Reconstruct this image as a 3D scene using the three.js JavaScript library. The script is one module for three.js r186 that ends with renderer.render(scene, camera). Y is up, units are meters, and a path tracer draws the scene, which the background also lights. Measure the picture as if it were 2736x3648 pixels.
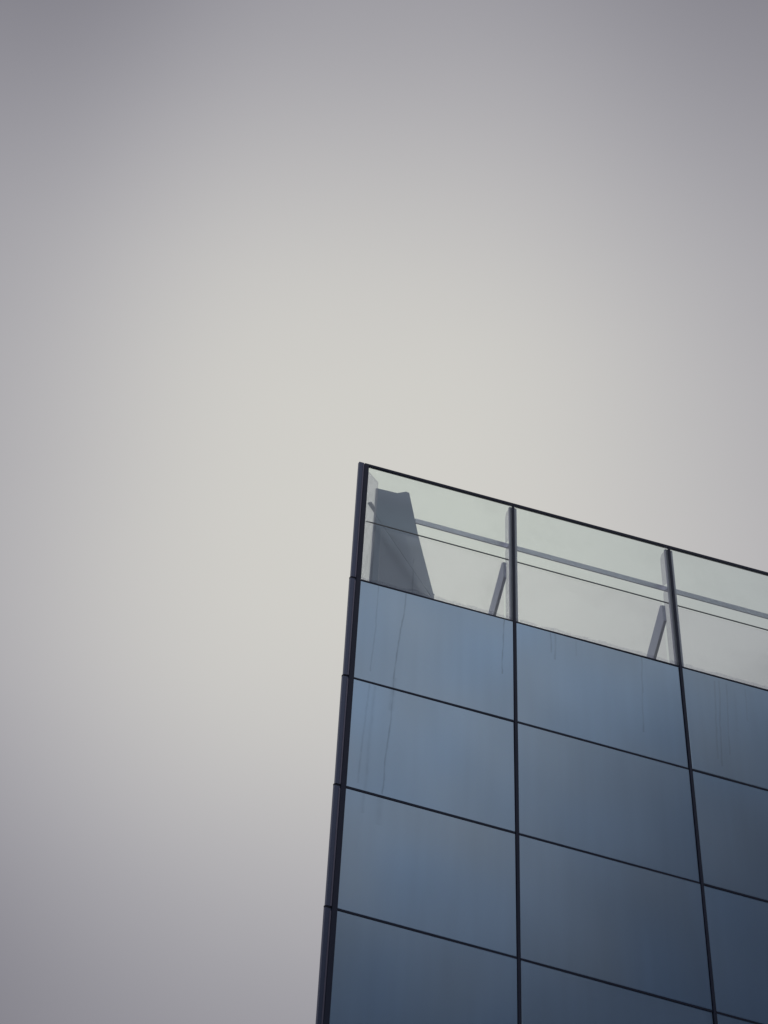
import * as THREE from 'three';
import { ImprovedNoise } from 'three/addons/math/ImprovedNoise.js';

const scene = new THREE.Scene();
const R = THREE.MathUtils.degToRad;
const noise = new ImprovedNoise();

// ---------------------------------------------------------------- camera: on the pavement, tilted up and rolled, shifted lens (an off-centre crop)
const camera = new THREE.PerspectiveCamera(2 * Math.atan(1824 / 4000) * 180 / Math.PI, 0.75, 0.1, 900);
camera.position.set(-5.178, 1.6, 14.504);
camera.rotation.set(R(33.08), 0, R(15.19), 'XYZ');
camera.setViewOffset(2736, 3648, 1228.67, 333.67, 2736, 3648);
camera.updateProjectionMatrix();

// ---------------------------------------------------------------- sky: overcast, brighter belt halfway up; fall-off round the sun partly painted lens vignetting
const SUN_AZ = 19.8, SUN_EL = 31.5;            // degrees; azimuth from -z towards +x
function skyLight(el, az) {
  const de = el - SUN_EL;
  const belt = de > 0 ? 0.377 + 0.623 * Math.exp(-((de / 20.7) ** 2.8)) : 0.36 + 0.64 * Math.exp(-((-de / 20.1) ** 2.8));
  let da = Math.abs(az - SUN_AZ + 0.068 * de) % 360; if (da > 180) da = 360 - da;
  const fade = Math.min(1, Math.max(0, (88 - el) / 30));
  return 0.626 * (belt * (0.555 + 0.445 * Math.exp(-((da / 19.3) ** 2.86)) * fade)) ** 0.9;
}
{
  const W = 2048, H = 1024, data = new Float32Array(W * H * 4);
  for (let j = 0; j < H; j++) {
    const el = ((j + 0.5) / H - 0.5) * 180, ce = Math.cos(R(el)), y = Math.sin(R(el));
    for (let i = 0; i < W; i++) {
      const a = ((i + 0.5) / W - 0.5) * 2 * Math.PI;          // equirectangular: u from atan2(z, x)
      const x = ce * Math.cos(a), z = ce * Math.sin(a);
      let L = skyLight(el, Math.atan2(x, -z) * 180 / Math.PI);
      const c = noise.noise(x * 2.6 + 4, y * 5.2, z * 2.6) * 0.6 + noise.noise(x * 6 + 9, y * 13, z * 6) * 0.3 + noise.noise(x * 15, y * 30 + 3, z * 15) * 0.14;
      L *= 1 + 0.022 * c;
      const t = Math.min(1, Math.max(0, (L - 0.2) / 0.42));     // brighter sky is a touch warmer, darker sky cooler
      const k = (j * W + i) * 4;
      data[k] = L * (1.005 + 0.01 * t); data[k + 1] = L * (0.985 + 0.012 * t); data[k + 2] = L * (1.135 - 0.195 * t); data[k + 3] = 1;
    }
  }
  const sky = new THREE.DataTexture(data, W, H, THREE.RGBAFormat, THREE.FloatType);
  sky.mapping = THREE.EquirectangularReflectionMapping;
  sky.magFilter = THREE.LinearFilter; sky.minFilter = THREE.LinearFilter; sky.wrapS = THREE.RepeatWrapping;
  sky.needsUpdate = true;
  scene.background = sky; scene.environment = sky;
}
const sun = new THREE.DirectionalLight(new THREE.Color(1, 0.97, 0.92), 0.5);
sun.position.set(60 * Math.sin(R(SUN_AZ)) * Math.cos(R(SUN_EL)), 60 * Math.sin(R(SUN_EL)), -60 * Math.cos(R(SUN_AZ)) * Math.cos(R(SUN_EL)));
sun.castShadow = true; sun.shadow.radius = 40; sun.shadow.mapSize.set(2048, 2048);
Object.assign(sun.shadow.camera, { left: -70, right: 70, top: 70, bottom: -70, near: 1, far: 220 });
scene.add(sun, sun.target);

const renderer = new THREE.WebGLRenderer({ antialias: true });
renderer.setSize(768, 1024);
renderer.toneMapping = THREE.LinearToneMapping;
renderer.toneMappingExposure = 1;
renderer.shadowMap.enabled = true;

// ---------------------------------------------------------------- helpers
let seed = 20240611;
const rnd = () => { seed |= 0; seed = seed + 0x6D2B79F5 | 0; let t = Math.imul(seed ^ seed >>> 15, 1 | seed); t = t + Math.imul(t ^ t >>> 7, 61 | t) ^ t; return ((t ^ t >>> 14) >>> 0) / 4294967296; };
const mat = (r, g, b, roughness, extra = {}) => { const m = new THREE.MeshPhysicalMaterial({ roughness, ...extra }); m.color.setRGB(r, g, b); return m; };
function add(name, geometry, material, parent, kind) {
  const o = new THREE.Mesh(geometry, material); o.name = name; o.castShadow = o.receiveShadow = true;
  if (kind) o.userData.kind = kind;
  parent.add(o); return o;
}
function thing(name, label, category, x = 0, y = 0, z = 0) {
  const g = new THREE.Group(); g.name = name; g.userData = { label, category }; g.position.set(x, y, z); scene.add(g); return g;
}
const box = (x0, x1, y0, y1, z0, z1) => new THREE.BoxGeometry(x1 - x0, y1 - y0, z1 - z0).translate((x0 + x1) / 2, (y0 + y1) / 2, (z0 + z1) / 2);
/** A slab with chamfered front edges, front at z = 0, centred in x and y; uv 0..1 across its face. */
function slab(w, h, t, b) {
  const a = w / 2, c = h / 2, P = [], N = [], U = [];
  const ring = (dx, z) => [[-a + dx, -c + dx, z], [a - dx, -c + dx, z], [a - dx, c - dx, z], [-a + dx, c - dx, z]];
  const quad = (p, q, r, s) => {
    const u = new THREE.Vector3(...q).sub(new THREE.Vector3(...p)), v = new THREE.Vector3(...s).sub(new THREE.Vector3(...p)), n = u.cross(v).normalize();
    for (const k of [p, q, r, p, r, s]) { P.push(...k); N.push(n.x, n.y, n.z); U.push(k[0] / w + 0.5, k[1] / h + 0.5); }
  };
  const f = ring(b, 0), m = ring(0, -b), r = ring(0, -t);
  quad(...f);
  for (let k = 0; k < 4; k++) { const n = (k + 1) % 4; quad(m[k], m[n], f[n], f[k]); quad(r[k], r[n], m[n], m[k]); }
  quad(r[3], r[2], r[1], r[0]);
  const g = new THREE.BufferGeometry();
  g.setAttribute('position', new THREE.Float32BufferAttribute(P, 3)); g.setAttribute('normal', new THREE.Float32BufferAttribute(N, 3)); g.setAttribute('uv', new THREE.Float32BufferAttribute(U, 2));
  return g;
}
/** A flat outline [[a, b], ...] given thickness; axes 'xy' (thick in z) or 'zy' (thick in x). */
function plate(points, from, to, axes, bevel = 0.003) {
  const s = new THREE.Shape(points.map(([a, b]) => new THREE.Vector2(a, b)));
  const g = new THREE.ExtrudeGeometry(s, { depth: to - from - 2 * bevel, bevelEnabled: bevel > 0, bevelThickness: bevel, bevelSize: bevel, bevelOffset: -bevel, bevelSegments: 1, curveSegments: 4 });
  g.translate(0, 0, from + bevel);
  if (axes === 'zy') g.rotateY(-Math.PI / 2).scale(-1, 1, 1), flip(g);
  return g;
}
function flip(g) {      // after a mirroring scale: turn the faces round again
  const i = g.index; if (i) { const a = i.array; for (let k = 0; k < a.length; k += 3) [a[k + 1], a[k + 2]] = [a[k + 2], a[k + 1]]; }
  else for (const n of ['position', 'normal', 'uv']) { const at = g.attributes[n], s = at.itemSize, a = at.array; for (let k = 0; k < at.count; k += 3) for (let c = 0; c < s; c++) { const p = (k + 1) * s + c, q = (k + 2) * s + c;[a[p], a[q]] = [a[q], a[p]]; } }
}

// ---------------------------------------------------------------- measures of the facade (metres): corner at x = 0, face at z = 0
const TOP = 11.826, ROOF = 9.784, ROW = 1.5525, ROWS = 6;
const COLS = [0, 2.4, 4.946, 7.492, 10.038, 12.584];
const right = COLS[COLS.length - 1];

// ---------------------------------------------------------------- materials
const GLASS = [0.535, 0.735, 0.925];
const frameMat = mat(0.032, 0.043, 0.085, 0.45);
const gasketMat = mat(0.02, 0.025, 0.045, 0.75);
const cornerMat = mat(0.13, 0.155, 0.23, 0.35, { metalness: 0.75 });
const steelMat = mat(0.62, 0.62, 0.73, 0.38, { metalness: 0.9 });
const postMat = mat(0.6, 0.6, 0.72, 0.45, { metalness: 0.4 });
const boxMat = mat(0.54, 0.57, 0.68, 0.4, { metalness: 0.85 });
const screenMat = mat(0.5, 0.57, 0.69, 0.55, { metalness: 0.8 });
const clearMat = mat(0.918, 0.96, 0.949, 0.1, { transmission: 1, thickness: 0, ior: 1.5 });
const finMat = mat(0.83, 0.82, 0.85, 0.03, { transmission: 1, thickness: 0, ior: 1.5 });
const guardGlass = mat(0.985, 0.968, 0.982, 0.08, { transmission: 1, thickness: 0, ior: 1.45 });
const concrete = mat(0.22, 0.22, 0.22, 0.9);

/** Coated glass with rain film, random cloudy tint patches, plus dried run-off streaks [[x, y], ...] in facade metres. */
function paneTexture(n, x0, y0, w, h, streaks) {
  const S = 512, d = new Uint8Array(S * S * 4), cut = new Float32Array(S * S);
  for (const [pts, wide, deep] of streaks) for (let k = 0; k + 1 < pts.length; k++) {
    const [ax, ay] = pts[k], [bx, by] = pts[k + 1], steps = Math.ceil(Math.hypot(bx - ax, by - ay) / h * S * 2) + 2;
    for (let s = 0; s < steps; s++) {
      const f = s / steps, y = ay + (by - ay) * f;
      const x = ax + (bx - ax) * f + 0.012 * noise.noise(y * 4, n, ax * 9) + 0.004 * noise.noise(y * 17, n, ax * 9);
      const px = (x - x0) / w * S, py = (y - y0) / h * S, rw = wide / w * S, str = deep * (0.65 + 0.5 * noise.noise(y * 6, ax * 20, 5));
      if (py < 0 || py >= S) continue;
      for (let i = Math.max(0, Math.floor(px - rw * 3)); i <= Math.min(S - 1, px + rw * 3); i++) { const e = str * Math.exp(-(((i - px) / rw) ** 2)), q = (py | 0) * S + i; if (e > cut[q]) cut[q] = e; }
    }
  }
  for (let j = 0; j < S; j++) for (let i = 0; i < S; i++) {
    const x = x0 + i / S * w, y = y0 + j / S * h;
    let v = 1 + 0.08 * noise.noise(x * 1.3, y * 1.1, n) + 0.03 * noise.noise(x * 9, y * 0.8, n + 7);
    v *= 1 - cut[j * S + i];
    const tint = 0.07 * noise.noise(x * 0.9 + 3, y * 0.9, n + 11);
    const q = (j * S + i) * 4;
    for (let c = 0; c < 3; c++) {
      const l = Math.max(0, GLASS[c] * 0.95 * v * (1 + (c === 0 ? tint : c === 2 ? -tint : 0)));
      d[q + c] = Math.min(255, 255 * (l <= 0.0031308 ? 12.92 * l : 1.055 * l ** (1 / 2.4) - 0.055));
    }
    d[q + 3] = 255;
  }
  const t = new THREE.DataTexture(d, S, S); t.colorSpace = THREE.SRGBColorSpace; t.magFilter = THREE.LinearFilter; t.minFilter = THREE.LinearFilter; t.needsUpdate = true;
  return t;
}
/** Clear panes: cloudy reflections and ragged bottom shade painted into the colour map. */
function paintedClear(n) {
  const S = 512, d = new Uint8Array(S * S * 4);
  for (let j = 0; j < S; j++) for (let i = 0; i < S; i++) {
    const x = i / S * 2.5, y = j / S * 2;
    const paintedCloud = Math.max(0, noise.noise(x * 1.1 + n * 5, y * 1.7, n + 2) + 0.35 * noise.noise(x * 4, y * 5, n + 4) + 0.2 * noise.noise(x * 16, y * 14, n));
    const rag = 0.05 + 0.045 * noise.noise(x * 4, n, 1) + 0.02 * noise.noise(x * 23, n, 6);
    const paintedShade = y < rag ? 0.1 + 0.06 * noise.noise(x * 30, y * 40, n) : 0;
    const v = (1 - 0.03 * paintedCloud) * (1 - paintedShade), q = (j * S + i) * 4;
    d[q] = 255 * v; d[q + 1] = 255 * v; d[q + 2] = 255 * Math.min(1, v * (1 + paintedShade * 0.2)); d[q + 3] = 255;
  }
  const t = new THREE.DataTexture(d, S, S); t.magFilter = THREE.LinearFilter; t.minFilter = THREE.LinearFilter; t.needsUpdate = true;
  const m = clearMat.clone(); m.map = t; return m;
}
const STREAKS = [
  [[[0.74, 9.77], [0.711, 9.361], [0.655, 8.943], [0.62, 8.372], [0.618, 8.161], [0.604, 7.786], [0.569, 7.376], [0.547, 6.904], [0.534, 6.711]], 0.0103, 0.35],
  [[[0.63, 8.4], [0.615, 8.2], [0.6, 7.9]], 0.0345, 0.18], [[[0.52, 6.66], [0.5, 6.3]], 0.046, 0.14],
  [[[0.316, 9.76], [0.313, 9.427], [0.303, 9.019], [0.28, 8.4]], 0.0092, 0.21],
  [[[0.27, 8.2], [0.262, 7.979], [0.24, 7.686], [0.212, 7.201], [0.19, 6.771]], 0.0138, 0.18],
  [[[0.36, 8.2], [0.33, 7.6], [0.3, 6.8], [0.29, 6.4]], 0.023, 0.12],
  [[[2.238, 9.76], [2.215, 9.523], [2.2, 8.9]], 0.0092, 0.35],
  [[[2.946, 9.76], [2.947, 9.441]], 0.0103, 0.28], [[[3.023, 9.76], [3.008, 9.347]], 0.0138, 0.21], [[[3.34, 9.76], [3.335, 9.5]], 0.0115, 0.10],
  [[[4.353, 9.76], [4.32, 9.2], [4.286, 8.6]], 0.0115, 0.19],
  [[[5.455, 9.7], [5.4, 9.0], [5.37, 8.5]], 0.0138, 0.16], [[[5.53, 9.72], [5.46, 9.0], [5.422, 8.4]], 0.0115, 0.18], [[[5.64, 9.7], [5.587, 8.985], [5.56, 8.6]], 0.0103, 0.15], [[[5.93, 9.7], [5.9, 9.2]], 0.0103, 0.13], [[[5.75, 9.6], [5.72, 9.0]], 0.023, 0.06],
];

// ---------------------------------------------------------------- ground
const ground = add('ground', new THREE.PlaneGeometry(700, 700).rotateX(-Math.PI / 2), mat(0.09, 0.09, 0.092, 0.95), scene, 'structure');
ground.position.set(0, 0, 0);

// ---------------------------------------------------------------- the glass office building
const tower = thing('office_building', 'blue-grey glass curtain wall office building with clear glass parapet at its sharp corner', 'building');
{
  // body behind the glass: an acute prow in plan, its flank running back behind the facade
  const s = new THREE.Shape([[0.12, 0.14], [right, 0.14], [right, 13], [8.2, 13]].map(([x, z]) => new THREE.Vector2(x, z)));
  const body = new THREE.ExtrudeGeometry(s, { depth: 9.7, bevelEnabled: false }).rotateX(-Math.PI / 2);
  add('wall', body, concrete, tower);
  add('plinth', box(-0.1, right, 0, ROOF - ROWS * ROW - 0.016, -0.13, 0.02), concrete, tower);

  // coated panes, one by one, each hung a hair out of true
  for (let c = 0; c + 1 < COLS.length; c++) for (let r = 0; r < ROWS; r++) {
    const x0 = COLS[c] + (c ? 0.023 : 0.038), x1 = COLS[c + 1] - 0.023, y1 = ROOF - r * ROW - 0.0095, y0 = ROOF - (r + 1) * ROW + 0.0095;
    const w = x1 - x0, h = y1 - y0;
    const m = new THREE.MeshPhysicalMaterial({ metalness: 0.96, roughness: 0.28 });
    if (c < 3 && r < 5) m.map = paneTexture(c * 7 + r * 3 + 0.5, x0, y0, w, h, STREAKS); else m.color.setRGB(...GLASS);
    const p = add('glass_pane', slab(w, h, 0.026, 0.008), m, tower);
    p.position.set((x0 + x1) / 2, (y0 + y1) / 2, 0);
    p.rotation.set(R((rnd() - 0.5) * 0.7), R((rnd() - 0.5) * 0.9), 0);
  }
  // clear parapet panes
  for (let c = 0; c + 1 < COLS.length; c++) {
    const x0 = COLS[c] + (c ? 0.0185 : 0.036), x1 = COLS[c + 1] - 0.0185, y0 = ROOF + 0.0115, y1 = TOP - 0.025;
    const p = add('parapet_pane', slab(x1 - x0, y1 - y0, 0.02, 0.002), paintedClear(c), tower);
    p.position.set((x0 + x1) / 2, (y0 + y1) / 2, 0); p.userData.label = 'clear greenish glass parapet pane';
  }
  // transoms: dark bars in the joints between rows
  for (let c = 0; c + 1 < COLS.length; c++) for (let r = 0; r <= ROWS; r++) {
    const y = ROOF - r * ROW, x0 = COLS[c] + (c ? 0.024 : 0.036), x1 = COLS[c + 1] - 0.024;
    add('transom', box(x0, x1, y - 0.009, y + 0.009, -0.06, r ? 0.002 : 0.006), frameMat, tower);
  }
  // mullions: a dark cap with a wider gasket in the opaque rows, in lengths that meet at the roof line
  for (let c = 1; c < COLS.length; c++) {
    const x = COLS[c];
    const m = add('mullion', box(x - 0.018, x + 0.018, ROOF - ROWS * ROW - 0.016, TOP - 0.0315, -0.005, 0.01), frameMat, tower);
    add('gasket', box(x - 0.0225, x + 0.0225, ROOF - ROWS * ROW, ROOF - 0.016, -0.06, -0.006), gasketMat, m);
  }
  // corner: dark post and a narrow return strip in storey lengths, each length kicked out a little at its foot joint
  add('corner_post', box(-0.034, 0.034, 0, TOP - 0.006, -0.13, 0.034), frameMat, tower);
  const joints = [TOP + 0.012, ROOF, ...Array.from({ length: ROWS }, (_, k) => ROOF - (k + 1) * ROW), 0];
  for (let k = 0; k + 1 < joints.length; k++) {
    const yt = joints[k] - (k ? 0.011 : 0), yb = joints[k + 1] + 0.011, f = 0.008 + 0.006 * rnd();
    const strip = add('corner_strip', plate([[-0.036, yb], [-0.036, yt], [-0.112 - 0.004, yt], [-0.116 + f, yb]], -0.05, 0.012, 'xy', 0.004), cornerMat, tower);
    add('strip_edge', box(-0.058, -0.037, yb + 0.004, yt - 0.03, 0.013, 0.019), mat(0.24, 0.24, 0.32, 0.4, { metalness: 0.6 }), strip);
    if (k) add('joint', box(-0.118, -0.0345, joints[k] - 0.0105, joints[k] + 0.0105, -0.045, 0.008), gasketMat, tower);
  }
  // coping rail along the top
  for (let c = 0; c + 1 < COLS.length; c++) add('coping', box(COLS[c] + (c ? 0.0015 : -0.02), COLS[c + 1] - 0.0015, TOP - 0.024, TOP + 0.01, -0.04, 0.015), frameMat, tower);

  // behind the clear glass: post, glass fins and raking strut at every mullion
  for (let c = 1; c < COLS.length - 1; c++) {
    const x = COLS[c];
    add('parapet_post', box(x - 0.045, x + 0.07, 9.7, TOP - 0.05, -0.06, -0.023), postMat, tower);
    const up = [[-0.062, 11.2], [-0.178, 11.2], [-0.178, 11.62], [-0.166, 11.68], [-0.14, 11.73], [-0.062, 11.76]];
    const low = [[-0.062, 9.7], [-0.18, 9.7], [-0.183, 11.0], [-0.175, 11.06], [-0.155, 11.1], [-0.062, 11.1]];
    add('glass_fin', plate(up, x - 0.04, x - 0.025, 'zy', 0), finMat, tower);
    add('glass_fin', plate(low, x - 0.04, x - 0.025, 'zy', 0), finMat, tower);
    const strut = add('raking_strut', plate([[-0.192, 10.86], [-0.255, 10.885], [-1.0, 9.72], [-0.78, 9.72], [-0.192, 10.6]], x - 0.06, x - 0.015, 'zy', 0.004), boxMat, tower);
    add('strut_foot', box(x - 0.09, x + 0.015, 9.7, 10.17 - (c === 1 ? 0.2 : 0), -0.82 - (c === 1 ? 0 : 0.0), -0.7), boxMat, strut);
  }
  // glass return at the corner and its stay
  const ret = plate([[0, 9.72], [0, 11.74], [0.36, 11.74], [0.36, 9.72]], -0.012, 0.0, 'xy', 0).rotateY(Math.atan2(0.25, 0.28)).translate(0.045, 0, -0.03);
  add('return_pane', ret, finMat, tower);
  const stay = new THREE.BoxGeometry(1.72, 0.07, 0.008).rotateZ(-R(51)).translate(0.74, 10.68, -0.3);
  add('corner_stay', stay, screenMat, tower);
}

// ---------------------------------------------------------------- guard rail behind the parapet glass
{
  const rail = thing('guard_rail', 'flat grey guard rail over a cable-edged glass balustrade, behind the clear parapet glass', 'guard rail', 0, 11.15, -0.17);
  for (let c = 0; c + 1 < COLS.length; c++) {
    add('rail', box(COLS[c] + (c ? 0.0015 : 0.9), COLS[c + 1] - 0.0015, -0.04, 0.04, -0.012, 0.012), steelMat, rail);
  }
  // inner glass balustrade under the rail: its top edge carries the thin cable
  for (let c = 0; c + 1 < COLS.length; c++) {
    const x0 = COLS[c] + (c ? 0.06 : 0.38), x1 = COLS[c + 1] - 0.06, y0 = 9.71, y1 = 10.896;
    const g = add('guard_pane', slab(x1 - x0, y1 - y0, 0.012, 0.002), guardGlass, rail);
    g.position.set((x0 + x1) / 2, (y0 + y1) / 2 - 11.15, -0.025);
  }
  const cable = new THREE.CylinderGeometry(0.011, 0.011, right - 0.12, 8).rotateZ(Math.PI / 2).translate((right + 0.12) / 2, 10.909 - 11.15, 0.0);
  add('cable', cable, mat(0.09, 0.1, 0.13, 0.4, { metalness: 0.3 }), rail);
}

// ---------------------------------------------------------------- raked screen panel on the roof, behind the corner glass
{
  const o = thing('roof_screen', 'dark grey raked screen panel on the roof behind the corner parapet glass', 'screen panel', 0.9, 9.7, -0.45);
  const P = [[0.35, 9.7], [0.36, 11.75], [0.7, 11.762], [0.76, 11.79], [0.847, 11.834], [0.9, 11.827], [1.076, 11.097], [1.365, 10.1], [1.36, 9.95], [1.32, 9.7]].map(([x, y]) => [x - 0.9, y - 9.7]);
  add('panel', plate(P, -0.05, 0, 'xy', 0.004), screenMat, o);
  for (const [x, y1] of [[0.12, 0.95]]) add('rib', box(x, x + 0.1, 0.02, y1, 0.001, 0.012), screenMat, o);
}

// ---------------------------------------------------------------- across the street, unseen; tower and low block added to darken mirrored panes
function block(name, label, x0, x1, z0, z1, h, wallMat, glassMat, nx, ny) {
  const b = thing(name, label, 'building', (x0 + x1) / 2, 0, z0), w = x1 - x0;
  add('wall', box(-w / 2, w / 2, 0, h, 0, z1 - z0), wallMat, b);
  add('roof_edge', box(-w / 2 - 0.15, w / 2 + 0.15, h + 0.002, h + 0.5, -0.15, z1 - z0 + 0.15), wallMat, b);
  const sw = w / nx, sh = (h - 1) / ny;
  for (let i = 0; i < nx; i++) for (let j = 0; j < ny; j++) add('window', box(-w / 2 + sw * (i + 0.18), -w / 2 + sw * (i + 0.82), 0.8 + sh * (j + 0.2), 0.8 + sh * (j + 0.8), -0.04, 0.05), glassMat, b);
  return b;
}
const darkWall = mat(0.04, 0.075, 0.16, 0.8), darkGlass = mat(0.03, 0.05, 0.1, 0.3);
const greyWall = mat(0.105, 0.16, 0.27, 0.85), greyGlass = mat(0.06, 0.085, 0.13, 0.3);
block('added_tower', 'tall dark office tower, unseen, added across the street to darken the rightmost glass panes', 39.5, 62, 40, 62, 35, darkWall, darkGlass, 7, 10);
block('dark_block', 'dark office block across the street, mirrored in the lower right glass panes', 28.5, 39.3, 40.4, 60, 16.5, darkWall, darkGlass, 3, 5);
block('added_low_block', 'low grey block, unseen, added across the street to darken the lowest glass panes', -26, 28.3, 41.5, 60, 14, greyWall, greyGlass, 14, 4);

renderer.render(scene, camera);
